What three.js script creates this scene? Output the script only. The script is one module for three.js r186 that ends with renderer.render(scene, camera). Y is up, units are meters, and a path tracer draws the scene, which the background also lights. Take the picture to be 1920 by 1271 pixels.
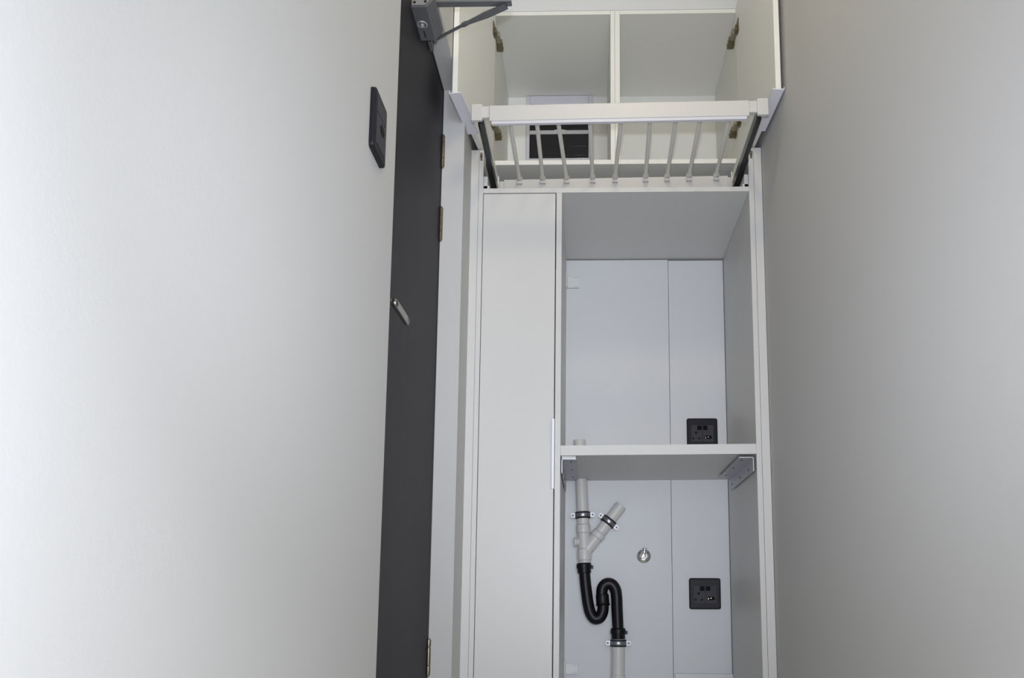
import * as THREE from 'three';
import { RoundedBoxGeometry } from 'three/addons/geometries/RoundedBoxGeometry.js';
import { mergeGeometries } from 'three/addons/utils/BufferGeometryUtils.js';
import { RectAreaLightUniformsLib } from 'three/addons/lights/RectAreaLightUniformsLib.js';

// ------------------------------------------------------------------ camera, light, exposure
const scene = new THREE.Scene();
scene.background = new THREE.Color(0x000000);
const W = 1920, H = 1271, F = 1620.54;
const camera = new THREE.PerspectiveCamera(2 * Math.atan(H / 2 / F) * 180 / Math.PI, W / H, 0.02, 60);
camera.position.set(0.3643, 0.44, 2.6557);
camera.rotation.order = 'YXZ';
camera.rotation.set(0.1504, 0.0262, 0.0051);
camera.setViewOffset(W, H, W / 2 - 1062.77, H / 2 - 894.17, W, H);
camera.updateProjectionMatrix();

const renderer = new THREE.WebGLRenderer({ antialias: true });
renderer.toneMapping = THREE.LinearToneMapping;
renderer.toneMappingExposure = 1.0;
renderer.shadowMap.enabled = true;
RectAreaLightUniformsLib.init();

const CEIL = 2.7, BACK = 6.0;
// daylight through the frosted glazed opening in the far wall, behind and to the right of the camera
const DAY = { x0: 0.75, x1: 2.35, y0: 0.12, y1: 2.2, power: 6.4, color: new THREE.Color(0.86, 0.92, 1.0) };
const dayLight = new THREE.RectAreaLight(DAY.color, DAY.power, DAY.x1 - DAY.x0, DAY.y1 - DAY.y0);
dayLight.position.set((DAY.x0 + DAY.x1) / 2, (DAY.y0 + DAY.y1) / 2, BACK - 0.03);
dayLight.lookAt((DAY.x0 + DAY.x1) / 2, (DAY.y0 + DAY.y1) / 2, 0);
scene.add(dayLight);
// warm round ceiling lamp between the camera and the cupboards
const LAMP = { x: 0.5, y: 2.60, z: 1.2, color: new THREE.Color(1.0, 0.83, 0.55), power: 0.64 };
const lamp = new THREE.PointLight(LAMP.color, LAMP.power, 0, 2);
lamp.position.set(LAMP.x, LAMP.y, LAMP.z);
lamp.castShadow = true;
lamp.shadow.mapSize.set(2048, 2048);
lamp.shadow.radius = 4;
scene.add(lamp);
// the photographer's flash, on a slim stand just behind and above the lens
const FLASH = { x: 0.358, y: 0.55, z: 2.685, color: new THREE.Color(0.86, 0.885, 1.0), power: 6.4, spill: 2.8 };
const flash = new THREE.SpotLight(FLASH.color, FLASH.power, 0, 0.60, 1, 2);
flash.position.set(FLASH.x, FLASH.y, FLASH.z);
flash.target.position.set(FLASH.x + 0.08, FLASH.y + 0.38, FLASH.z - 1);
flash.castShadow = true;
flash.shadow.mapSize.set(2048, 2048);
flash.shadow.radius = 1;
scene.add(flash, flash.target);
const spill = new THREE.PointLight(FLASH.color, FLASH.spill, 0, 2);   // what the flash throws beyond its beam
spill.position.set(FLASH.x, FLASH.y, FLASH.z);
spill.castShadow = true;
spill.shadow.mapSize.set(1024, 1024);
spill.shadow.radius = 1;
scene.add(spill);

// ------------------------------------------------------------------ materials
let seed = 7;
const rnd = () => { seed = (seed * 1664525 + 1013904223) >>> 0; return seed / 4294967296; };
function noiseTexture(n, octaves, repeat, contrast = 1) {      // tiling value noise, grey
  const out = new Float32Array(n * n); let amp = 1, total = 0;
  for (const cells of octaves) {
    const grid = Float32Array.from({ length: cells * cells }, rnd);
    for (let y = 0; y < n; y++) for (let x = 0; x < n; x++) {
      const u = x / n * cells, v = y / n * cells, i = Math.floor(u), j = Math.floor(v);
      let a = u - i, b = v - j; a = a * a * (3 - 2 * a); b = b * b * (3 - 2 * b);
      const g = (p, q) => grid[(q % cells) * cells + (p % cells)];
      out[y * n + x] += amp * ((g(i, j) * (1 - a) + g(i + 1, j) * a) * (1 - b) + (g(i, j + 1) * (1 - a) + g(i + 1, j + 1) * a) * b);
    }
    total += amp; amp *= 0.7;
  }
  const data = new Uint8Array(n * n * 4);
  for (let k = 0; k < n * n; k++) {
    const v = Math.max(0, Math.min(255, 255 * (0.5 + (out[k] / total - 0.5) * contrast)));
    data[4 * k] = data[4 * k + 1] = data[4 * k + 2] = v; data[4 * k + 3] = 255;
  }
  const t = new THREE.DataTexture(data, n, n);
  t.wrapS = t.wrapT = THREE.RepeatWrapping; t.magFilter = THREE.LinearFilter; t.minFilter = THREE.LinearFilter;
  t.repeat.set(repeat, repeat); t.needsUpdate = true;
  return t;
}
const rollerBump = noiseTexture(512, [48, 96, 170], 4);
const metalBump = noiseTexture(256, [24, 64], 14);
function woodTexture() {                                      // near-black timber veneer, grain upright
  const n = 1024, c = document.createElement('canvas'); c.width = n; c.height = n;
  const g = c.getContext('2d');
  g.fillStyle = '#222129'; g.fillRect(0, 0, n, n);
  for (let k = 0; k < 2600; k++) {
    const x = rnd() * n, y = rnd() * n, h = 60 + rnd() * 420, s = rnd();
    g.fillStyle = s < 0.55 ? `rgba(24,22,25,${0.05 + rnd() * 0.16})` : `rgba(92,88,92,${0.03 + rnd() * 0.09})`;
    g.fillRect(x, y, 0.8 + rnd() * 2.4, h); g.fillRect(x, y - n, 0.8 + rnd() * 2.4, h);
  }
  const t = new THREE.CanvasTexture(c);
  t.colorSpace = THREE.SRGBColorSpace; t.wrapS = t.wrapT = THREE.RepeatWrapping; t.repeat.set(2.2, 1);
  return t;
}
const lin = (r, g, b) => new THREE.Color().setRGB(r, g, b);
const std = (color, roughness, o = {}) => new THREE.MeshStandardMaterial({ color, roughness, ...o });
const M = {
  wall: std(lin(0.545, 0.548, 0.54), 0.75, { bumpMap: rollerBump, bumpScale: 0.00014 }),
  ceiling: std(lin(0.78, 0.78, 0.77), 0.9),
  floor: std(lin(0.80, 0.77, 0.66), 0.5, { bumpMap: rollerBump, bumpScale: 0.0002 }),
  board: std(lin(0.625, 0.625, 0.61), 0.42),
  boardInner: std(lin(0.82, 0.825, 0.785), 0.5),
  backBoard: std(lin(0.70, 0.715, 0.73), 0.5, { bumpMap: rollerBump, bumpScale: 0.00015 }),
  rack: std(lin(0.59, 0.585, 0.57), 0.4),
  rod: std(lin(0.78, 0.77, 0.73), 0.4),
  pull: std(lin(0.84, 0.84, 0.92), 0.45),
  runnerGrey: std(lin(0.055, 0.06, 0.065), 0.4, { metalness: 0.3 }),
  runner: std(lin(0.015, 0.018, 0.022), 0.3, { metalness: 0.4 }),
  door: new THREE.MeshPhysicalMaterial({ color: 0xffffff, roughness: 0.5, specularIntensity: 0.32, map: woodTexture() }),
  doorEdge: std(lin(0.018, 0.013, 0.012), 0.5),
  hinge: std(lin(0.22, 0.185, 0.145), 0.3, { metalness: 0.9 }),
  brass: std(lin(0.22, 0.185, 0.11), 0.36, { metalness: 0.8 }),
  steel: std(lin(0.33, 0.315, 0.29), 0.3, { metalness: 1, bumpMap: metalBump, bumpScale: 0.00005 }),
  band: std(lin(0.32, 0.33, 0.35), 0.36, { metalness: 0.85, bumpMap: metalBump, bumpScale: 0.00006 }),
  zinc: std(lin(0.50, 0.51, 0.54), 0.45, { metalness: 0.7, bumpMap: metalBump, bumpScale: 0.00006 }),
  chrome: std(lin(0.85, 0.85, 0.86), 0.08, { metalness: 1 }),
  closer: std(lin(0.15, 0.155, 0.165), 0.45, { metalness: 0.3 }),
  endPlate: std(lin(0.3, 0.295, 0.28), 0.5, { metalness: 0.2, bumpMap: metalBump, bumpScale: 0.0001 }),
  hingeArm: std(lin(0.34, 0.31, 0.24), 0.4, { metalness: 0.6 }),
  closerDark: std(lin(0.01, 0.01, 0.012), 0.6),
  pvc: std(lin(0.66, 0.655, 0.63), 0.38),
  pvcDark: std(lin(0.3, 0.3, 0.29), 0.5),
  trap: new THREE.MeshPhysicalMaterial({ color: lin(0.005, 0.005, 0.0075), roughness: 0.4, specularIntensity: 0.6 }),
  rubber: std(lin(0.01, 0.01, 0.011), 0.6),
  black: new THREE.MeshPhysicalMaterial({ color: lin(0.008, 0.008, 0.011), roughness: 0.45, specularIntensity: 0.5 }),
  blackDeep: new THREE.MeshPhysicalMaterial({ color: lin(0.003, 0.003, 0.004), roughness: 0.5, specularIntensity: 0.15 }),
  blackFace: new THREE.MeshPhysicalMaterial({ color: lin(0.042, 0.042, 0.05), roughness: 0.5, specularIntensity: 0.5 }),
  pin: std(lin(0.75, 0.7, 0.55), 0.25, { metalness: 1 }),
  plastic: std(lin(0.75, 0.76, 0.75), 0.35),
  plasticGrey: std(lin(0.62, 0.62, 0.68), 0.4),
  smoke: std(lin(0.006, 0.005, 0.006), 0.12),
  blue: std(lin(0.01, 0.05, 0.35), 0.3),
  skirting: std(lin(0.74, 0.75, 0.76), 0.4),
  daylight: std(0x000000, 0.5, { emissive: DAY.color, emissiveIntensity: 2.2 }),
  flashGlow: std(0x000000, 0.5, { emissive: FLASH.color, emissiveIntensity: 4 }),
  lampGlow: std(0x000000, 0.5, { emissive: LAMP.color, emissiveIntensity: 5 }),
};
for (const m of Object.values(M)) m.side = THREE.FrontSide;

// ------------------------------------------------------------------ building helpers
const used = {};
const numbered = (n) => { const k = used[n] = (used[n] ?? -1) + 1; return k ? `${n}_${String(k).padStart(3, '0')}` : n; };
function metreUV(g) {                                           // uv in metres, by the face's main direction
  const p = g.attributes.position, n = g.attributes.normal, uv = new Float32Array(p.count * 2);
  for (let i = 0; i < p.count; i++) {
    const ax = Math.abs(n.getX(i)), ay = Math.abs(n.getY(i)), az = Math.abs(n.getZ(i));
    const [u, v] = ax >= ay && ax >= az ? [p.getZ(i), p.getY(i)] : ay >= az ? [p.getX(i), p.getZ(i)] : [p.getX(i), p.getY(i)];
    uv[2 * i] = u; uv[2 * i + 1] = v;
  }
  g.setAttribute('uv', new THREE.BufferAttribute(uv, 2));
  return g;
}
function bx(x0, x1, y0, y1, z0, z1, r = 0.0012) {
  const w = x1 - x0, h = y1 - y0, d = z1 - z0;
  r = Math.min(r, w / 2.2, h / 2.2, d / 2.2);
  const g = r > 0 ? new RoundedBoxGeometry(w, h, d, 1, r) : new THREE.BoxGeometry(w, h, d);
  g.translate((x0 + x1) / 2, (y0 + y1) / 2, (z0 + z1) / 2);
  return g;
}
const V3 = (x, y, z) => new THREE.Vector3(x, y, z);
function along(g, a, b) {                                       // turns a shape drawn up the y axis so that it runs from a to b
  const d = b.clone().sub(a);
  g.applyQuaternion(new THREE.Quaternion().setFromUnitVectors(V3(0, 1, 0), d.normalize()));
  return g.translate(a.x, a.y, a.z);
}
function lathe(profile, seg = 40) { return new THREE.LatheGeometry(profile.map(([r, y]) => new THREE.Vector2(r, y)), seg); }
function rodGeo(a, b, r, seg = 20) {                            // a solid round bar with softened ends
  const L = a.distanceTo(b), e = Math.min(r * 0.2, L * 0.2);
  return along(lathe([[0, 0], [r - e, 0], [r, e], [r, L - e], [r - e, L], [0, L]], seg), a, b);
}
function pipeGeo(a, b, r, ri, seg = 40) {                       // a hollow pipe
  const L = a.distanceTo(b);
  return along(lathe([[ri, 0], [r - 0.0006, 0], [r, 0.0006], [r, L - 0.0006], [r - 0.0006, L], [ri, L], [ri, 0]], seg), a, b);
}
function prism(points, depth, bevel = 0) {                      // an outline in x, y pushed along z from 0
  const s = new THREE.Shape(points.map(([x, y]) => new THREE.Vector2(x, y)));
  return new THREE.ExtrudeGeometry(s, { depth, bevelEnabled: bevel > 0, bevelSize: bevel, bevelThickness: bevel, bevelSegments: 2 });
}
function merged(list) {
  const a = (Array.isArray(list) ? list : [list]).map((g) => {
    const q = g.index ? g.toNonIndexed() : g;
    for (const k of Object.keys(q.attributes)) if (!['position', 'normal', 'uv'].includes(k)) q.deleteAttribute(k);
    return metreUV(q);
  });
  return a.length > 1 ? mergeGeometries(a) : a[0];
}
const originOf = new Map();
function thing(name, label, category, [x, y, z], group) {       // a Group at the thing's base; shapes are given in room coordinates
  const o = new THREE.Group(); o.name = numbered(name); o.position.set(x, y, z);
  o.userData = { label, category };
  if (group) o.userData.group = group;
  originOf.set(o, [x, y, z]); scene.add(o);
  return o;
}
function part(name, list, material, parent, label) {            // a mesh under a thing, or under a part of it
  const [x, y, z] = originOf.get(parent);
  const m = new THREE.Mesh(merged(list).translate(-x, -y, -z), material);
  m.name = parent.isScene ? numbered(name) : name;
  m.castShadow = m.receiveShadow = true;
  if (label) m.userData.label = label;
  originOf.set(m, [x, y, z]); parent.add(m);
  return m;
}
originOf.set(scene, [0, 0, 0]);
function struct(name, list, material, label) {
  const m = part(name, list, material, scene, label); m.userData.kind = 'structure'; return m;
}

// ------------------------------------------------------------------ the room
const XL = -0.026, XLINTEL = -0.044, SOFFIT = 2.049, Z_NIB = 0.157, Z_END = 1.045, RW = 5.0;
struct('floor', bx(-0.6, RW, -0.12, 0, -0.95, BACK + 0.2, 0), M.floor);
struct('ceiling', bx(-0.6, RW, CEIL, CEIL + 0.12, -0.95, BACK + 0.2, 0), M.ceiling);
struct('wall_left', [
  bx(XL - 0.2, XL, 0, CEIL, Z_END, BACK, 0),
  bx(XL - 0.2, XL, 0, CEIL, -0.7, Z_NIB, 0),
  bx(XLINTEL - 0.18, XLINTEL, SOFFIT, CEIL, Z_NIB, Z_END, 0),
  bx(XL - 0.2, XL - 0.13, 0, SOFFIT, Z_NIB, Z_END, 0),
], M.wall);
{
  // the right-hand wall runs slightly out of square with the cupboards
  const a = 0.030, L = 2.4, g = new THREE.BoxGeometry(0.15, CEIL, L + 0.75);
  g.translate(0.075, CEIL / 2, (L - 0.75) / 2);
  g.rotateY(a); g.translate(0.9275, 0, 0);
  struct('wall_right', [g, bx(1.05, RW, 0, CEIL, L - 0.14, L - 0.005, 0)], M.wall);
}
struct('wall_back', bx(-0.3, 1.1, 0, CEIL, -0.82, -0.69, 0), M.wall);
struct('wall_far', [bx(-0.3, DAY.x0, 0, CEIL, BACK, BACK + 0.15, 0), bx(DAY.x1, RW, 0, CEIL, BACK, BACK + 0.15, 0), bx(DAY.x0, DAY.x1, DAY.y1, CEIL, BACK, BACK + 0.15, 0), bx(DAY.x0, DAY.x1, 0, DAY.y0, BACK, BACK + 0.15, 0)], M.wall);
struct('wall_side', bx(RW - 0.15, RW, 0, CEIL, 2.2, BACK, 0), M.wall);
{
  const w = new THREE.Group(); w.name = 'window_1'; w.userData = { kind: 'structure' }; scene.add(w); originOf.set(w, [0, 0, 0]);
  const { x0, x1, y0, y1 } = DAY, xm = (x0 + x1) / 2;
  part('window_pane', [bx(x0, x1, y0, y1, BACK + 0.02, BACK + 0.03, 0)], M.daylight, w);
  part('window_frame', [bx(x0, x0 + 0.05, y0, y1, BACK + 0.031, BACK + 0.1), bx(x1 - 0.05, x1, y0, y1, BACK + 0.031, BACK + 0.1), bx(xm - 0.03, xm + 0.03, y0, y1, BACK + 0.031, BACK + 0.1), bx(x0, x1, y1 - 0.05, y1, BACK + 0.031, BACK + 0.1), bx(x0, x1, y0, y0 + 0.05, BACK + 0.031, BACK + 0.1)], M.skirting, w);
}
{
  const t = thing('ceiling_lamp', 'round glass globe lamp glowing warm under the passage ceiling', 'lamp', [LAMP.x, CEIL, LAMP.z]);
  part('ceiling_cup', lathe([[0, 0], [0.048, 0], [0.046, -0.016], [0.02, -0.022], [0.018, -0.05], [0, -0.05]].reverse()).translate(LAMP.x, CEIL - 0.0005, LAMP.z), M.plastic, t);
  part('globe', new THREE.SphereGeometry(0.055, 32, 20).translate(LAMP.x, LAMP.y, LAMP.z), M.lampGlow, t);
}

{
  const { x, y, z } = FLASH, t = thing('flash_lamp', 'small black flash lamp on a slim upright stand behind the camera', 'lamp', [x, 0, z + 0.05]);
  part('head', bx(x - 0.035, x + 0.035, y - 0.022, y + 0.022, z + 0.012, z + 0.085, 0.004), M.black, t);
  part('lamp_face', bx(x - 0.028, x + 0.028, y - 0.016, y + 0.016, z + 0.008, z + 0.0119, 0.001), M.flashGlow, t);
  part('pole', rodGeo(V3(x, 0.01, z + 0.06), V3(x, y - 0.022, z + 0.06), 0.008), M.black, t);
  part('foot', lathe([[0, 0], [0.11, 0], [0.11, 0.006], [0.02, 0.014], [0, 0.014]]).translate(x, 0, z + 0.06), M.black, t);
}

// ------------------------------------------------------------------ entrance door, frame, hinges and lever
{
  const d = new THREE.Group(); d.name = 'door_1'; d.userData = { kind: 'structure' }; scene.add(d); originOf.set(d, [0, 0, 0]);
  const X = -0.0955;
  part('door_leaf', bx(X - 0.04, X, 0.008, SOFFIT - 0.012, Z_NIB + 0.008, Z_END - 0.03, 0.002), M.door, d);
  part('door_frame', [bx(X - 0.05, X + 0.002, 0, SOFFIT, Z_NIB, Z_NIB + 0.006, 0.001), bx(X - 0.05, X + 0.002, SOFFIT - 0.009, SOFFIT, Z_NIB + 0.006, Z_END), bx(X - 0.05, X + 0.002, 0, SOFFIT - 0.009, Z_END - 0.028, Z_END)], M.doorEdge, d);
  for (const [y0, y1] of [[1.788, 1.892], [1.549, 1.655], [0.249, 0.350]]) {
    const x = X + 0.004, z = Z_NIB + 0.007, h = y1 - y0, g = [];
    for (let k = 0; k < 3; k++) g.push(rodGeo(V3(x, y0 + h * [0, 0.27, 0.77][k] + 0.0006, z), V3(x, y0 + h * [0.27, 0.77, 1][k] - 0.0006, z), 0.0062, 18));
    g.push(rodGeo(V3(x, y0 - 0.003, z), V3(x, y1 + 0.003, z), 0.004, 14));
    g.push(bx(X - 0.03, X + 0.003, y0, y1, z - 0.0015, z + 0.0015, 0.0005));
    part('hinge', g, M.hinge, d);
  }
  const yL = 1.069, zr = 0.932;
  const h = part('door_handle', [
    rodGeo(V3(X, yL, zr), V3(-0.05, yL, zr), 0.0095, 24),
    bx(-0.0475, -0.0375, yL - 0.0092, yL + 0.0092, 0.816, zr + 0.003, 0.002),
    rodGeo(V3(-0.0475, yL, 0.817), V3(-0.0375, yL, 0.817), 0.0092, 24), rodGeo(V3(-0.0475, yL, zr), V3(-0.0375, yL, zr), 0.0095, 24),
  ], M.steel, d, 'brushed steel lever handle');
  part('rose', rodGeo(V3(X, yL, zr), V3(X + 0.008, yL, zr), 0.026, 32), M.steel, h);
}

// ------------------------------------------------------------------ door closer
{
  const t = thing('door_closer', 'grey metal door closer with a folding arm at the top of the dark door', 'door closer', [-0.0955, 1.97, 0.58]);
  const X = -0.0955, y0 = 1.97, z0 = 0.511, z1 = 0.647;
  // the body's outline across the door: flat bottom, chamfer, front, chamfer, top
  const outline = [[X, y0], [-0.0575, y0], [-0.040, y0 + 0.020], [-0.037, y0 + 0.028], [-0.048, y0 + 0.041], [X, y0 + 0.041]];
  const body = part('body', prism(outline, z1 - z0 - 0.004, 0.0012).translate(0, 0, z0 + 0.002), M.closer, t);
  const cap = part('end_plate', prism(outline.map(([x, y]) => [x + (x > X ? -0.002 : 0.002), y + (y > y0 + 0.02 ? -0.002 : 0.002)]), 0.003).translate(0, 0, z1), M.endPlate, t);
  for (const [x, y] of [[-0.0865, 1.979], [-0.0585, 1.981], [-0.083, 2.003], [-0.056, 2.0]])
    part('screw', [rodGeo(V3(x, y, z1 + 0.003), V3(x, y, z1 + 0.0045), 0.0035, 16), rodGeo(V3(x, y, z1 + 0.0045), V3(x, y, z1 + 0.005), 0.0016, 6)], M.closerDark, cap);
  part('spindle', [lathe([[0, 0.001], [0.0148, 0.001], [0.0148, -0.0012], [0.0128, -0.003], [0.0098, -0.003], [0.0098, -0.001], [0, -0.001]]).translate(-0.0805, y0, 0.578), rodGeo(V3(-0.0805, y0, 0.578), V3(-0.0805, y0 - 0.006, 0.578), 0.0062, 20), rodGeo(V3(-0.0805, y0 - 0.006, 0.578), V3(-0.0805, y0 - 0.010, 0.578), 0.0034, 6)], M.zinc, body);
  part('slot', bx(-0.0826, -0.0792, y0 - 0.0014, y0 + 0.001, 0.524, 0.552, 0.0003), M.closerDark, body);
  // arms: a flat bar out from the body, a rod folded back to a shoe under the head of the opening
  part('main_arm', [bx(-0.075, 0.158, 2.0185, 2.0245, 0.577, 0.599, 0.002), rodGeo(V3(-0.0835, 2.012, 0.588), V3(-0.0835, 2.026, 0.588), 0.012, 24), rodGeo(V3(0.148, 2.0155, 0.588), V3(0.148, 2.027, 0.588), 0.004, 14)], M.closer, t);
  const A = V3(0.142, 2.0145, 0.584), B = V3(0.028, 2.0145, 0.519), C = V3(-0.070, 2.0145, 0.452);
  const flat = (() => {                                           // broad forged end that narrows to the rod
    const s = new THREE.Shape(); const L = A.distanceTo(B);
    s.moveTo(0, -0.008); s.lineTo(L * 0.5, -0.0095); s.quadraticCurveTo(L * 0.75, -0.006, L, -0.004); s.lineTo(L, 0.004);
    s.quadraticCurveTo(L * 0.75, 0.006, L * 0.5, 0.0095); s.lineTo(0, 0.008); s.closePath();
    const g = new THREE.ExtrudeGeometry(s, { depth: 0.005, bevelEnabled: true, bevelSize: 0.001, bevelThickness: 0.001, bevelSegments: 1 });
    g.rotateX(Math.PI / 2); g.rotateY(-Math.atan2(B.z - A.z, B.x - A.x));
    return g.translate(A.x, A.y + 0.002, A.z);
  })();
  part('forearm', [flat, rodGeo(B, C, 0.0042, 16), rodGeo(B.clone().lerp(A, 0.03), B.clone().lerp(C, 0.12), 0.0068, 6)], M.closer, t);
  part('shoe', [bx(-0.088, -0.063, 2.041, SOFFIT, 0.415, 0.475, 0.001), bx(-0.0945, -0.083, 2.018, SOFFIT, 0.395, 0.435, 0.0015), rodGeo(V3(-0.07, 2.005, 0.452), V3(-0.07, 2.042, 0.452), 0.006, 18)], M.closer, t);
}

// ------------------------------------------------------------------ black wall plates and power sockets
const roundRect = (w, h, r) => {
  const s = new THREE.Shape(), x = -w / 2, y = -h / 2;
  s.moveTo(x + r, y); s.lineTo(x + w - r, y); s.absarc(x + w - r, y + r, r, -Math.PI / 2, 0, false);
  s.lineTo(x + w, y + h - r); s.absarc(x + w - r, y + h - r, r, 0, Math.PI / 2, false);
  s.lineTo(x + r, y + h); s.absarc(x + r, y + h - r, r, Math.PI / 2, Math.PI, false);
  s.lineTo(x, y + r); s.absarc(x + r, y + r, r, Math.PI, 1.5 * Math.PI, false);
  return s;
};
const slab = (w, h, r, depth, bevel) => new THREE.ExtrudeGeometry(roundRect(w - 2 * bevel, h - 2 * bevel, r), { depth: depth - bevel, bevelEnabled: true, bevelSize: bevel, bevelThickness: bevel, bevelSegments: 3 });
{
  const t = thing('wall_plate', 'black upright wall plate on the white wall in front of the dark door', 'wall plate', [XL, 1.303, 1.202]);
  const put = (g) => g.rotateY(Math.PI / 2).translate(XL, 1.303, 1.202);
  const hexagon = (rx, ry) => new THREE.Shape([0, 1, 2, 3, 4, 5].map((k) => new THREE.Vector2(rx * Math.cos(k * Math.PI / 3), ry * Math.sin(k * Math.PI / 3))));
  part('plate', put(slab(0.086, 0.116, 0.004, 0.010, 0.004)), M.black, t);
  part('insert', [put(slab(0.060, 0.058, 0.001, 0.003, 0.0008).translate(0, -0.014, 0.0085)), put(slab(0.060, 0.028, 0.001, 0.003, 0.0008).translate(0, 0.031, 0.0085))], M.blackFace, t);
  part('recess', put(new THREE.ExtrudeGeometry(hexagon(0.016, 0.010), { depth: 0.0006, bevelEnabled: false }).translate(0.004, -0.004, 0.0115)), M.blackDeep, t, 'dark six-sided recess');
}
function powerSocket(x, y, z, label) {
  const t = thing('power_socket', label, 'socket', [x, y, z]);
  const put = (g, dx, dy, dz) => g.translate(x + dx, y + dy, z + dz);
  const plate = part('plate', put(slab(0.115, 0.113, 0.003, 0.011, 0.005), 0, 0, 0), M.black, t);
  const disc = (dx, dy, r, h = 0.0008) => rodGeo(V3(x + dx, y + dy, z + 0.0122), V3(x + dx, y + dy, z + 0.0122 + h), r, 18);
  const left = part('module', put(slab(0.0412, 0.064, 0.0008, 0.003, 0.0006), -0.0214, -0.003, 0.0095), M.blackFace, plate);
  const right = part('module', put(slab(0.0412, 0.064, 0.0008, 0.003, 0.0006), 0.0212, -0.003, 0.0095), M.blackFace, plate);
  for (const s of [-1, 1]) part('switch', put(slab(0.0165, 0.0165, 0.0015, 0.005, 0.001), s * 0.0108, 0.0185, 0.0095), M.blackDeep, t);
  part('socket_hole', disc(-0.0238, 0.0005, 0.0042), M.blackDeep, t);
  for (const dx of [-0.035, -0.0118]) part('socket_hole', disc(dx, -0.022, 0.0036), M.blackDeep, t);
  const s = new THREE.Shape(); s.moveTo(-0.016, -0.001); s.lineTo(-0.0085, 0.0062); s.lineTo(0.0085, 0.0062); s.lineTo(0.016, -0.001); s.quadraticCurveTo(0.012, -0.007, 0, -0.007); s.quadraticCurveTo(-0.012, -0.007, -0.016, -0.001);
  const face = part('socket_face', put(new THREE.ExtrudeGeometry(s, { depth: 0.0008, bevelEnabled: false }), 0.0212, -0.017, 0.0122), M.blackDeep, t);
  for (const [dx, dy] of [[-0.0095, -0.0015], [0, 0.0005]]) part('contact', rodGeo(V3(x + 0.0212 + dx, y - 0.017 + dy, z + 0.0128), V3(x + 0.0212 + dx, y - 0.017 + dy, z + 0.0136), 0.0019, 14), M.pin, face);
  return t;
}
const ZB = -0.5484;                                              // face of the boards behind the appliance bay
powerSocket(0.7888, 1.0925, ZB - 0.001, 'black double power socket just above the thick shelf, its foot hidden by it');
powerSocket(0.7878, 0.4943, ZB - 0.001, 'black double power socket low on the back panel beneath the thick shelf');

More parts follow.
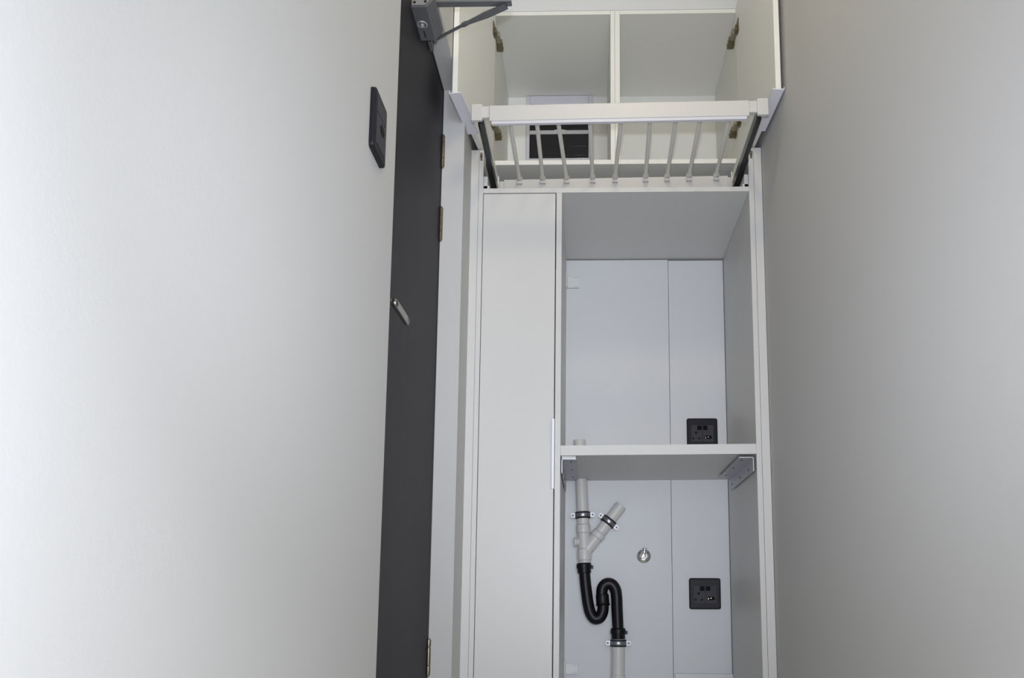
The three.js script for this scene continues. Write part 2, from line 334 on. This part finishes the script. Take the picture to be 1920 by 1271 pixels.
// ------------------------------------------------------------------ tall cupboard with the appliance bay
{
  const t = thing('tall_cupboard', 'tall white laundry cupboard with a narrow shut door and two open appliance bays', 'cupboard', [0.45, 0, -0.3]);
  const ZR = -0.66, TOP = 1.936, YT = 1.7841, T = 0.016;
  part('side_panel', bx(0, 0.0155, 0, TOP, ZR, 0), M.board, t);
  part('side_panel', bx(0.8834, 0.9, 0, TOP, ZR, 0), M.board, t);
  part('divider', bx(0.2562, 0.2744, 0.1, YT, ZR, 0), M.board, t);
  part('top_panel', bx(0.0155, 0.8834, YT, YT + 0.0165, ZR, 0), M.board, t);
  part('base_panel', bx(0.0155, 0.8834, 0.08, 0.1, ZR, 0), M.board, t);
  part('plinth', bx(0.0155, 0.8834, 0, 0.08, -0.05, -0.034), M.board, t);
  part('filler_strip', bx(XL, -0.0004, 0, TOP, -0.02, 0), M.board, t);
  part('filler_strip', bx(0.9006, 0.9262, 0, TOP, -0.02, 0), M.board, t);
  part('back_panel', bx(0.2744, 0.6690, 0.1, YT - 0.004, ZB - 0.012, ZB), M.backBoard, t);
  part('back_panel', bx(0.6702, 0.8816, 0.1, YT - 0.007, ZB - 0.016, ZB - 0.001), M.backBoard, t);
  part('back_panel', bx(0.0155, 0.2562, 0.1, YT, ZR, ZR + 0.006), M.backBoard, t);
  part('skirting', bx(0.6745, 0.8834, 0.1, 0.209, ZB - 0.001, ZB + 0.012, 0.003), M.skirting, t);
  const dr = part('door', bx(0.0172, 0.2530, 0.103, YT - 0.0032, -0.018, -0.0004, 0.001), M.board, t, 'narrow full-height white door');
  part('handle', [bx(0.2468, 0.2550, 0.8056, 1.0276, -0.0002, 0.002, 0.0008), bx(0.2535, 0.2550, 0.8056, 1.0276, -0.02, 0.0, 0.0005), bx(0.2468, 0.2485, 0.8056, 1.0276, 0, 0.012, 0.0008)], M.pull, dr, 'slim pale metal edge pull');
  // the thick shelf, notched round the drain pipe, sits a little out of level
  const s = new THREE.Shape([[0.2746, 0.0006], [0.8832, 0.0006], [0.8832, 0.5478], [0.2746, 0.5478]].map(([x, y]) => new THREE.Vector2(x, y)));
  const hole = new THREE.Path(); hole.absarc(0.3365, 0.5175, 0.0262, 0, Math.PI * 2, true); s.holes.push(hole);
  const shelf = new THREE.ExtrudeGeometry(s, { depth: 0.0314, bevelEnabled: false, curveSegments: 24 }).rotateX(-Math.PI / 2).translate(0, 0.9136, 0);
  shelf.translate(-0.579, -0.929, 0).rotateZ(0.0095).translate(0.579, 0.929, 0);
  part('shelf', shelf, M.board, t);
  for (const side of [-1, 1]) {
    const x0 = side < 0 ? 0.2770 : 0.8778, e = side, y = side < 0 ? 0.9036 : 0.9095, z0 = -0.45, z1 = -0.015, k = 0.0032;
    const X = (a, b) => side < 0 ? [x0 + a, x0 + b] : [x0 - b, x0 - a];
    const b = part('shelf_bracket', [bx(...X(0, 0.0465), y - k, y, z0, z1, 0.0005), bx(...X(0, k), y - 0.046, y, z0, z1, 0.0005)], M.zinc, t, 'galvanised angle bracket');
    for (const z of [-0.06, -0.22, -0.38]) {
      part('screw', rodGeo(V3(x0 - side * 0.03, y - k - 0.0012, z), V3(x0 - side * 0.03, y - k + 0.001, z), 0.0036, 14), M.closerDark, b);
      part('screw', rodGeo(V3(x0 - side * (k - 0.001), y - 0.03, z - 0.03), V3(x0 - side * (k + 0.0012), y - 0.03, z - 0.03), 0.0036, 14), M.closerDark, b);
    }
    if (side < 0) part('packer', bx(...X(0.001, 0.045), y, side < 0 ? 0.9108 : 0.9162, z0 + 0.02, z1 - 0.001, 0.0004), M.pvc, t);
  }
  // blocks that carry the runners of the pull-out rack, and the small catches above them
  for (const [x0, x1, f] of [[0.0157, 0.0285, 1], [0.8705, 0.8832, -1]]) {
    part('runner_block', [bx(x0, x1, 1.8007, 1.848, -0.46, -0.01), f > 0 ? bx(x0, x1 + 0.006, 1.8007, 1.815, -0.46, -0.01) : bx(x0 - 0.006, x1, 1.8007, 1.815, -0.46, -0.01)], M.board, t);
  }
  for (const x of [0.0078, 0.8925]) part('catch', [bx(x - 0.004, x + 0.004, 1.908, 1.924, 0.0002, 0.004, 0.001), rodGeo(V3(x, 1.914, 0.002), V3(x, 1.914, 0.011), 0.0036, 14), bx(x - 0.003, x + 0.003, 1.898, 1.908, 0.0002, 0.003, 0.0008)], M.hinge, t);
}
for (const [y0, y1, label] of [[1.6645, 1.7146, 'white plastic corner bracket near the top of the upper appliance bay'], [0.2027, 0.2422, 'white plastic corner bracket at the bottom left behind the drain pipe']]) {
  const t = thing('corner_bracket', label, 'bracket', [0.2744, (y0 + y1) / 2, ZB]);
  part('wall_plate', [bx(0.2792, 0.3243, y0, y1, ZB, ZB + 0.0035, 0.001), bx(0.2792, 0.3243, y0, y0 + 0.003, ZB, ZB + 0.012, 0.0008), bx(0.2792, 0.3243, y1 - 0.003, y1, ZB, ZB + 0.006, 0.0008)], M.plastic, t);
  part('side_plate', bx(0.2746, 0.2785, y0 - 0.004, y1 + 0.006, ZB, ZB + 0.034, 0.001), M.plastic, t);
  for (const y of [y0 + 0.007, y1 - 0.008]) part('slot', bx(0.305, 0.32, y - 0.002, y + 0.002, ZB + 0.003, ZB + 0.0039, 0.0003), M.plasticGrey, t);
}

// ------------------------------------------------------------------ drain pipe, clamps and stop tap
{
  const ZP = -0.5175, P = (x, y) => V3(x, y, ZP), R = 0.0226;
  const t = thing('drain_pipe', 'grey plastic drain pipe with a branch and a black double-bend trap', 'pipe', [0.45, 0.1, ZP]);
  const mix = (a, b, k) => a.clone().lerp(b, k);
  const top = P(0.3282, 1.0605), low = P(0.3492, 0.585);
  const at = (y) => mix(top, low, (top.y - y) / (top.y - low.y));
  part('standpipe', pipeGeo(at(0.735), top, R, R - 0.003), M.pvc, t);
  const ring = (a, b, r0, r1) => along(lathe([[0, 0], [r0, 0], [r0, 0.0012], [r1, 0.003], [r1, a.distanceTo(b) - 0.003], [r0, a.distanceTo(b) - 0.0012], [r0, a.distanceTo(b)], [0, a.distanceTo(b)]]), a, b);
  const bD = P(0.4825, 0.8155), bS = P(0.3480, 0.6420), bAt = (k) => mix(bS, bD, k);
  const y = part('y_junction', [
    rodGeo(at(0.60), at(0.725), R + 0.0008, 40),
    ring(at(0.712), at(0.745), R + 0.0008, R + 0.0038),
    ring(at(0.612), at(0.656), R + 0.0008, R + 0.0034),
    rodGeo(bAt(0.0), bAt(0.45), R + 0.0006, 40),
    ring(bAt(0.31), bAt(0.42), R + 0.0008, R + 0.0038),
    rodGeo(V3(0.345, 0.684, ZP), V3(0.3175, 0.680, ZP), 0.0155, 30),
  ], M.pvc, t);
  part('access_cap', along(lathe([[0, 0], [0.0165, 0], [0.0175, 0.002], [0.0175, 0.008], [0.0155, 0.0105], [0, 0.0105]]), V3(0.319, 0.6802, ZP), V3(0.305, 0.679, ZP)), M.pvc, y);
  part('branch_pipe', pipeGeo(bAt(0.4), bD, R, R - 0.003), M.pvc, t);
  // black trap: nut, tube down, bend, sleeve, bend, tube down, nut
  const nut = (a, b, tabs) => {
    const L = a.distanceTo(b), g = [along(lathe([[0, 0], [0.0235, 0], [0.025, 0.002], [0.025, L * 0.45], [0.0268, L * 0.5], [0.0268, L * 0.86], [0.0255, L], [0, L]], 44), a, b)];
    for (let k = 0; k < 18; k++) {
      const c = mix(a, b, 0.68), w = k / 18 * Math.PI * 2;
      g.push(bx(-0.0017, 0.0017, -L * 0.16, L * 0.16, -0.0012, 0.0012, 0.0004).translate(0, 0, 0.0268).rotateY(w).translate(c.x, c.y, c.z));
    }
    if (tabs) g.push(bx(0.026, 0.034, -0.006, 0.006, -0.004, 0.004, 0.001).translate(mix(a, b, 0.62).x, mix(a, b, 0.62).y, ZP));
    return g;
  };
  const path = [P(0.3475, 0.572), P(0.3505, 0.535), P(0.3555, 0.492), P(0.3615, 0.452), P(0.3705, 0.420), P(0.385, 0.4022), P(0.4015, 0.4055), P(0.4125, 0.424), P(0.4155, 0.447), P(0.4135, 0.474), P(0.4108, 0.492), P(0.4145, 0.5155), P(0.4285, 0.5285), P(0.446, 0.5265), P(0.4595, 0.509), P(0.4640, 0.485), P(0.4658, 0.44), P(0.4690, 0.360)];
  const curve = new THREE.CatmullRomCurve3(path, false, 'centripetal');
  const trap = part('trap', new THREE.TubeGeometry(curve, 160, 0.0208, 28), M.trap, t, 'black plastic double-bend trap');
  part('coupling_nut', nut(P(0.3470, 0.5655), P(0.3452, 0.6025), true), M.trap, trap);
  part('sleeve', [rodGeo(P(0.4148, 0.452), P(0.4120, 0.492), 0.0238, 36), along(lathe([[0, 0], [0.0255, 0], [0.0255, 0.006], [0, 0.006]], 36), P(0.4150, 0.450), P(0.4147, 0.456))], M.trap, trap);
  part('coupling_nut', nut(P(0.4698, 0.329), P(0.4692, 0.369), true), M.trap, trap);
  part('outlet_pipe', pipeGeo(P(0.468, 0.1), P(0.4698, 0.333), 0.0238, 0.02), M.pvc, t);
  part('socket_collar', ring(P(0.468, 0.1), P(0.4685, 0.206), 0.0238, 0.0262), M.pvc, t);

  const ears = 'galvanised pipe clamps with black rubber lining';
  function clamp(c, dir, label, r) {                            // band over a black lining, with two screwed ears
    const q = new THREE.Quaternion().setFromUnitVectors(V3(0, 1, 0), dir.clone().normalize());
    const o = thing('pipe_clamp', label, 'pipe clamp', [c.x, c.y, c.z], ears);
    const put = (g) => g.applyQuaternion(q).translate(c.x, c.y, c.z);
    part('lining', put(lathe([[r + 0.0006, -0.0125], [r + 0.0048, -0.0125], [r + 0.0052, -0.0075], [r + 0.0042, -0.007], [r + 0.0042, 0.007], [r + 0.0052, 0.0075], [r + 0.0048, 0.0125], [r + 0.0006, 0.0125], [r + 0.0006, -0.0125]], 44)), M.rubber, o, 'black rubber lining');
    const band = part('band', put(lathe([[r + 0.0043, -0.0068], [r + 0.0056, -0.0068], [r + 0.0064, -0.004], [r + 0.0064, 0.004], [r + 0.0056, 0.0068], [r + 0.0043, 0.0068], [r + 0.0043, -0.0068]], 44)), M.band, o);
    for (const s of [-1, 1]) {
      const a = r + 0.004, b = r + 0.0215;
      part('ear', [put(slab(b - a, 0.0165, 0.005, 0.0026, 0.0004).translate(s * (a + b) / 2, 0, 0.002))], M.zinc, o);
      part('screw', [put(lathe([[0, 0], [0.0048, 0], [0.0042, 0.0024], [0.0022, 0.0028], [0.0018, 0.001], [0, 0.001]], 22).rotateX(Math.PI / 2).translate(s * (b - 0.0075), 0, 0.0046))], M.steel, o);
    }
  }
  clamp(at(0.7785), top.clone().sub(low), 'galvanised pipe clamp on the upright grey pipe just beneath the shelf', R);
  clamp(bAt(0.652), bD.clone().sub(bS), 'galvanised pipe clamp set askew on the slanting branch pipe', R);
  clamp(P(0.4697, 0.3158), V3(0.004, 1, 0), 'galvanised pipe clamp below the black trap on the lowest pipe', 0.0238);
}
{
  const x = 0.5662, y = 0.6308, z = ZB;
  const t = thing('stop_tap', 'chrome tap fitting with a round cover plate and a blue dot on the back panel', 'tap', [x, y, z]);
  part('cover_plate', lathe([[0, 0], [0.0258, 0], [0.0262, 0.0014], [0.024, 0.0042], [0.016, 0.0072], [0.0105, 0.0082], [0, 0.0082]], 56).rotateX(Math.PI / 2).translate(x, y, z), M.chrome, t);
  const body = part('body', [rodGeo(V3(x - 0.003, y, z + 0.005), V3(x - 0.003, y, z + 0.036), 0.0085, 28), bx(x - 0.0125, x + 0.0065, y - 0.011, y + 0.008, z + 0.010, z + 0.034, 0.003)], M.chrome, t);
  part('spout', [rodGeo(V3(x - 0.001, y + 0.005, z + 0.02), V3(x + 0.001, y + 0.020, z + 0.022), 0.0085, 8), rodGeo(V3(x + 0.001, y + 0.018, z + 0.022), V3(x + 0.002, y + 0.0285, z + 0.022), 0.0108, 6)], M.chrome, t);
  part('blue_dot', rodGeo(V3(x - 0.0055, y + 0.0025, z + 0.0335), V3(x - 0.0055, y + 0.0025, z + 0.0348), 0.0034, 20), M.blue, body, 'blue cold-water dot');
}

// ------------------------------------------------------------------ two wall cupboards with open doors, above
const ZU = -0.1508, ZUB = -0.6547, YF0 = 1.9641, YF1 = 1.981, YC0 = 2.5365, YC1 = 2.5515, YS0 = 1.9375;
function wallCupboard(label, xa, xb, ta, tb, side) {
  const t = thing('wall_cupboard', label, 'cupboard', [(xa + xb) / 2, YS0, (ZU + ZUB) / 2]);
  const YB = side < 0 ? YS0 : YF0;
  part('side_panel', bx(xa, xa + ta, side < 0 ? YS0 : YF0, YC1, ZUB - 0.006, ZU), M.boardInner, t);
  part('side_panel', bx(xb - tb, xb, side > 0 ? YS0 : YF0, YC1, ZUB - 0.006, ZU), M.boardInner, t);
  part('floor_panel', bx(xa + ta, xb - tb, YF0, YF1, ZUB, ZU), M.boardInner, t);
  part('top_panel', bx(xa + ta, xb - tb, YC0, YC1, ZUB, ZU), M.boardInner, t);
  part('back_panel', bx(xa + ta, xb - tb, YF0, YC1, ZUB - 0.006, ZUB), M.boardInner, t);
  // the open leaf, hinged on the outer side
  const ang = side < 0 ? 0.1126 : 0.0495, L = 0.470, th = 0.016, hx = side < 0 ? 0.0274 : 0.8836, yb = 1.9405;
  const place = (g) => g.rotateY(side * ang * 1).translate(hx, 0, ZU + 0.001);
  // drawn with its inner face on x = 0 and its length along +z, thickness outwards
  const bo = (a, b, ...r) => side < 0 ? bx(-b, -a, ...r) : bx(a, b, ...r);
  const door = part('door', place(bo(0, th, yb, YC1 + 0.004, 0.001, L, 0.001)), M.boardInner, t);
  part('pull_profile', [place(bo(-0.010, th + 0.0095, yb - 0.0026, yb - 0.0002, 0.245, L, 0.0006)), place(bo(th + 0.0080, th + 0.0095, yb - 0.0004, yb + 0.007, 0.245, L, 0.0005)), place(bo(-0.010, -0.0085, yb - 0.0026, yb + 0.003, 0.245, L, 0.0005))], M.pull, door, 'pale metal pull along the lower edge');
  const xi = side < 0 ? xa + ta : xb - tb, out = -side;
  for (const y of [2.462, 2.113]) {
    const X = (a, b) => out > 0 ? [xi + a, xi + b] : [xi - b, xi - a];
    const hg = part('hinge', [
      bx(...X(0.0, 0.021), y - 0.008, y + 0.008, ZU - 0.088, ZU - 0.034, 0.0025),
      bx(...X(0, 0.003), y - 0.024, y + 0.024, ZU - 0.062, ZU - 0.04, 0.0006),
      rodGeo(V3(xi + out * 0.02, y, ZU - 0.05), V3(xi + out * 0.023, y, ZU - 0.05), 0.004, 12),
      rodGeo(V3(xi + out * 0.02, y, ZU - 0.074), V3(xi + out * 0.023, y, ZU - 0.074), 0.004, 12),
    ], M.brass, t, 'dark brassy cup hinge');
    part('hinge_cup', [place(bo(-0.0024, 0, y - 0.026, y + 0.026, 0.012, 0.040, 0.0006)), place(bo(-0.009, -0.001, y - 0.010, y + 0.010, 0.000, 0.026, 0.002))], M.brass, hg);
    part('hinge_arm', bx(...X(0.001, 0.016), y - 0.009, y + 0.009, ZU - 0.038, ZU + 0.006, 0.002), M.hingeArm, hg);
  }
  return t;
}
wallCupboard('white wall cupboard on the left with its leaf open and a dark fuse board inside', 0.0095, 0.4529, 0.0175, 0.0151, -1);
wallCupboard('empty white wall cupboard on the right with its leaf open against the wall', 0.4533, 0.8995, 0.0177, 0.0155, 1);
struct('trim_1', bx(0.0, 0.9, YC1 + 0.0012, CEIL, ZU - 0.018, ZU), M.backBoard);

{
  const t = thing('distribution_board', 'white distribution board with two dark glossy flaps on the cupboard back', 'fuse board', [0.2405, 2.4, ZUB]);
  const z = ZUB, x0 = 0.1032, x1 = 0.3787, y0 = 2.245, y1 = 2.5345;
  const f = (a, b, c, d) => bx(a, b, c, d, z, z + 0.014, 0.002);
  part('frame', [f(x0, 0.1176, y0, y1), f(0.36, x1, y0, y1), f(0.1176, 0.36, y0, 2.2585), f(0.1176, 0.36, 2.3646, 2.3814), f(0.1176, 0.36, 2.497, y1), bx(0.1176, 0.36, 2.2585, 2.497, z, z + 0.002, 0)], M.plasticGrey, t);
  for (const [a, b] of [[2.2592, 2.364], [2.382, 2.4965]]) {
    const q = part('flap', bx(0.1182, 0.3594, a, b, z + 0.003, z + 0.0105, 0.0015), M.smoke, t, 'dark smoked flap');
    part('ridge', [bx(0.125, 0.352, a + 0.052, a + 0.0535, z + 0.0104, z + 0.0115, 0.0004), bx(0.125, 0.352, a + 0.014, a + 0.0152, z + 0.0104, z + 0.0115, 0.0004)], M.smoke, q);
  }
  part('finger_notch', rodGeo(V3(0.2424, 2.3795, z + 0.0135), V3(0.2424, 2.3795, z + 0.0146), 0.004, 20).translate(-0.2424, -2.3795, 0).scale(6.5, 1.1, 1).translate(0.2424, 2.3795, 0), M.plastic, t);
}

// ------------------------------------------------------------------ pull-out trouser rack in the gap between
{
  const t = thing('trouser_rack', 'pale pull-out trouser rack with nine rods on black runners', 'rack', [0.45, 1.88, 0.1]);
  const c = 1.9063, zf = 0.31, zr = -0.125;
  const front = part('front_rail', [bx(0.0688, 0.8303, c - 0.0485, c, zf - 0.022, zf, 0.0018)], M.rack, t);
  part('lower_strip', bx(0.0755, 0.8233, c - 0.058, c - 0.0483, zf - 0.014, zf - 0.002, 0.001), M.plasticGrey, front);
  const rear = part('rear_rail', bx(0.0701, 0.8377, c - 0.054, c - 0.0060, zr - 0.022, zr, 0.0018), M.rack, t);
  for (const s of [-1, 1]) {
    const q = (a, b) => s < 0 ? [a, b] : [0.9022 - b, 0.9022 - a];
    part('rail_end', bx(...q(0.046, 0.075), c - 0.036, c + 0.000, zf - 0.020, zf - 0.004, 0.001), M.rack, front);
    part('end_cap', bx(...q(0.0154, 0.0487), c - 0.0460, c + 0.0062, zf - 0.012, zf, 0.0025), M.rack, front);
    part('rail_end', bx(...q(0.054, 0.076), c - 0.045, c - 0.010, zr - 0.020, zr - 0.004, 0.001), M.rack, rear);
    part('side_rail', [bx(...q(0.0470, 0.0500), c - 0.024, c + 0.004, zr - 0.03, zf - 0.012, 0.0008), bx(...q(0.050, 0.053), c - 0.045, c + 0.008, zr - 0.0045, zr - 0.0005, 0.0006)], M.boardInner, t);
    part('runner', [
      bx(...q(0.0335, 0.0380), c - 0.050, c - 0.0465, zr - 0.30, zf - 0.05, 0.001),
      bx(...q(0.0335, 0.0360), c - 0.050, c - 0.018, zr - 0.30, zf - 0.02, 0.001),
      bx(...q(0.0335, 0.0380), c - 0.022, c - 0.018, zr - 0.30, zf - 0.05, 0.001),
      bx(...q(0.0292, 0.0334), c - 0.056, c - 0.014, zr - 0.30, 0.06, 0.0015),
    ], M.runnerGrey, t, 'grey telescopic runner');
    part('runner', bx(...q(0.0385, 0.0494), c - 0.052, c - 0.0243, zr - 0.12, zf - 0.012, 0.0015), M.runner, t, 'black telescopic runner');
  }
  const xf = [0.1236, 0.2050, 0.2698, 0.3660, 0.4587, 0.5470, 0.6245, 0.6976, 0.7850], xr = [0.1241, 0.2038, 0.2863, 0.3752, 0.4515, 0.5561, 0.6295, 0.7042, 0.7970];
  xf.forEach((x, k) => {
    const b = xr[k], a = b + (x - b) * (0.295 - zr) / (0.228 - zr), y = c - 0.0105;
    const rod = part('rod', rodGeo(V3(a, y, zf - 0.02), V3(b, y + 0.001, zr - 0.012), 0.0066, 18), M.rod, t);
    part('rod_clip', [bx(b - 0.0088, b + 0.0088, y - 0.016, y - 0.0066, zr - 0.018, zr + 0.011, 0.0006), bx(b - 0.0088, b - 0.0068, y - 0.016, y + 0.0105, zr - 0.018, zr + 0.010, 0.0006), bx(b + 0.0068, b + 0.0088, y - 0.016, y + 0.0105, zr - 0.018, zr + 0.010, 0.0006)], M.rack, rod);
  });
  t.rotation.z = 0.0115;
}

renderer.render(scene, camera);
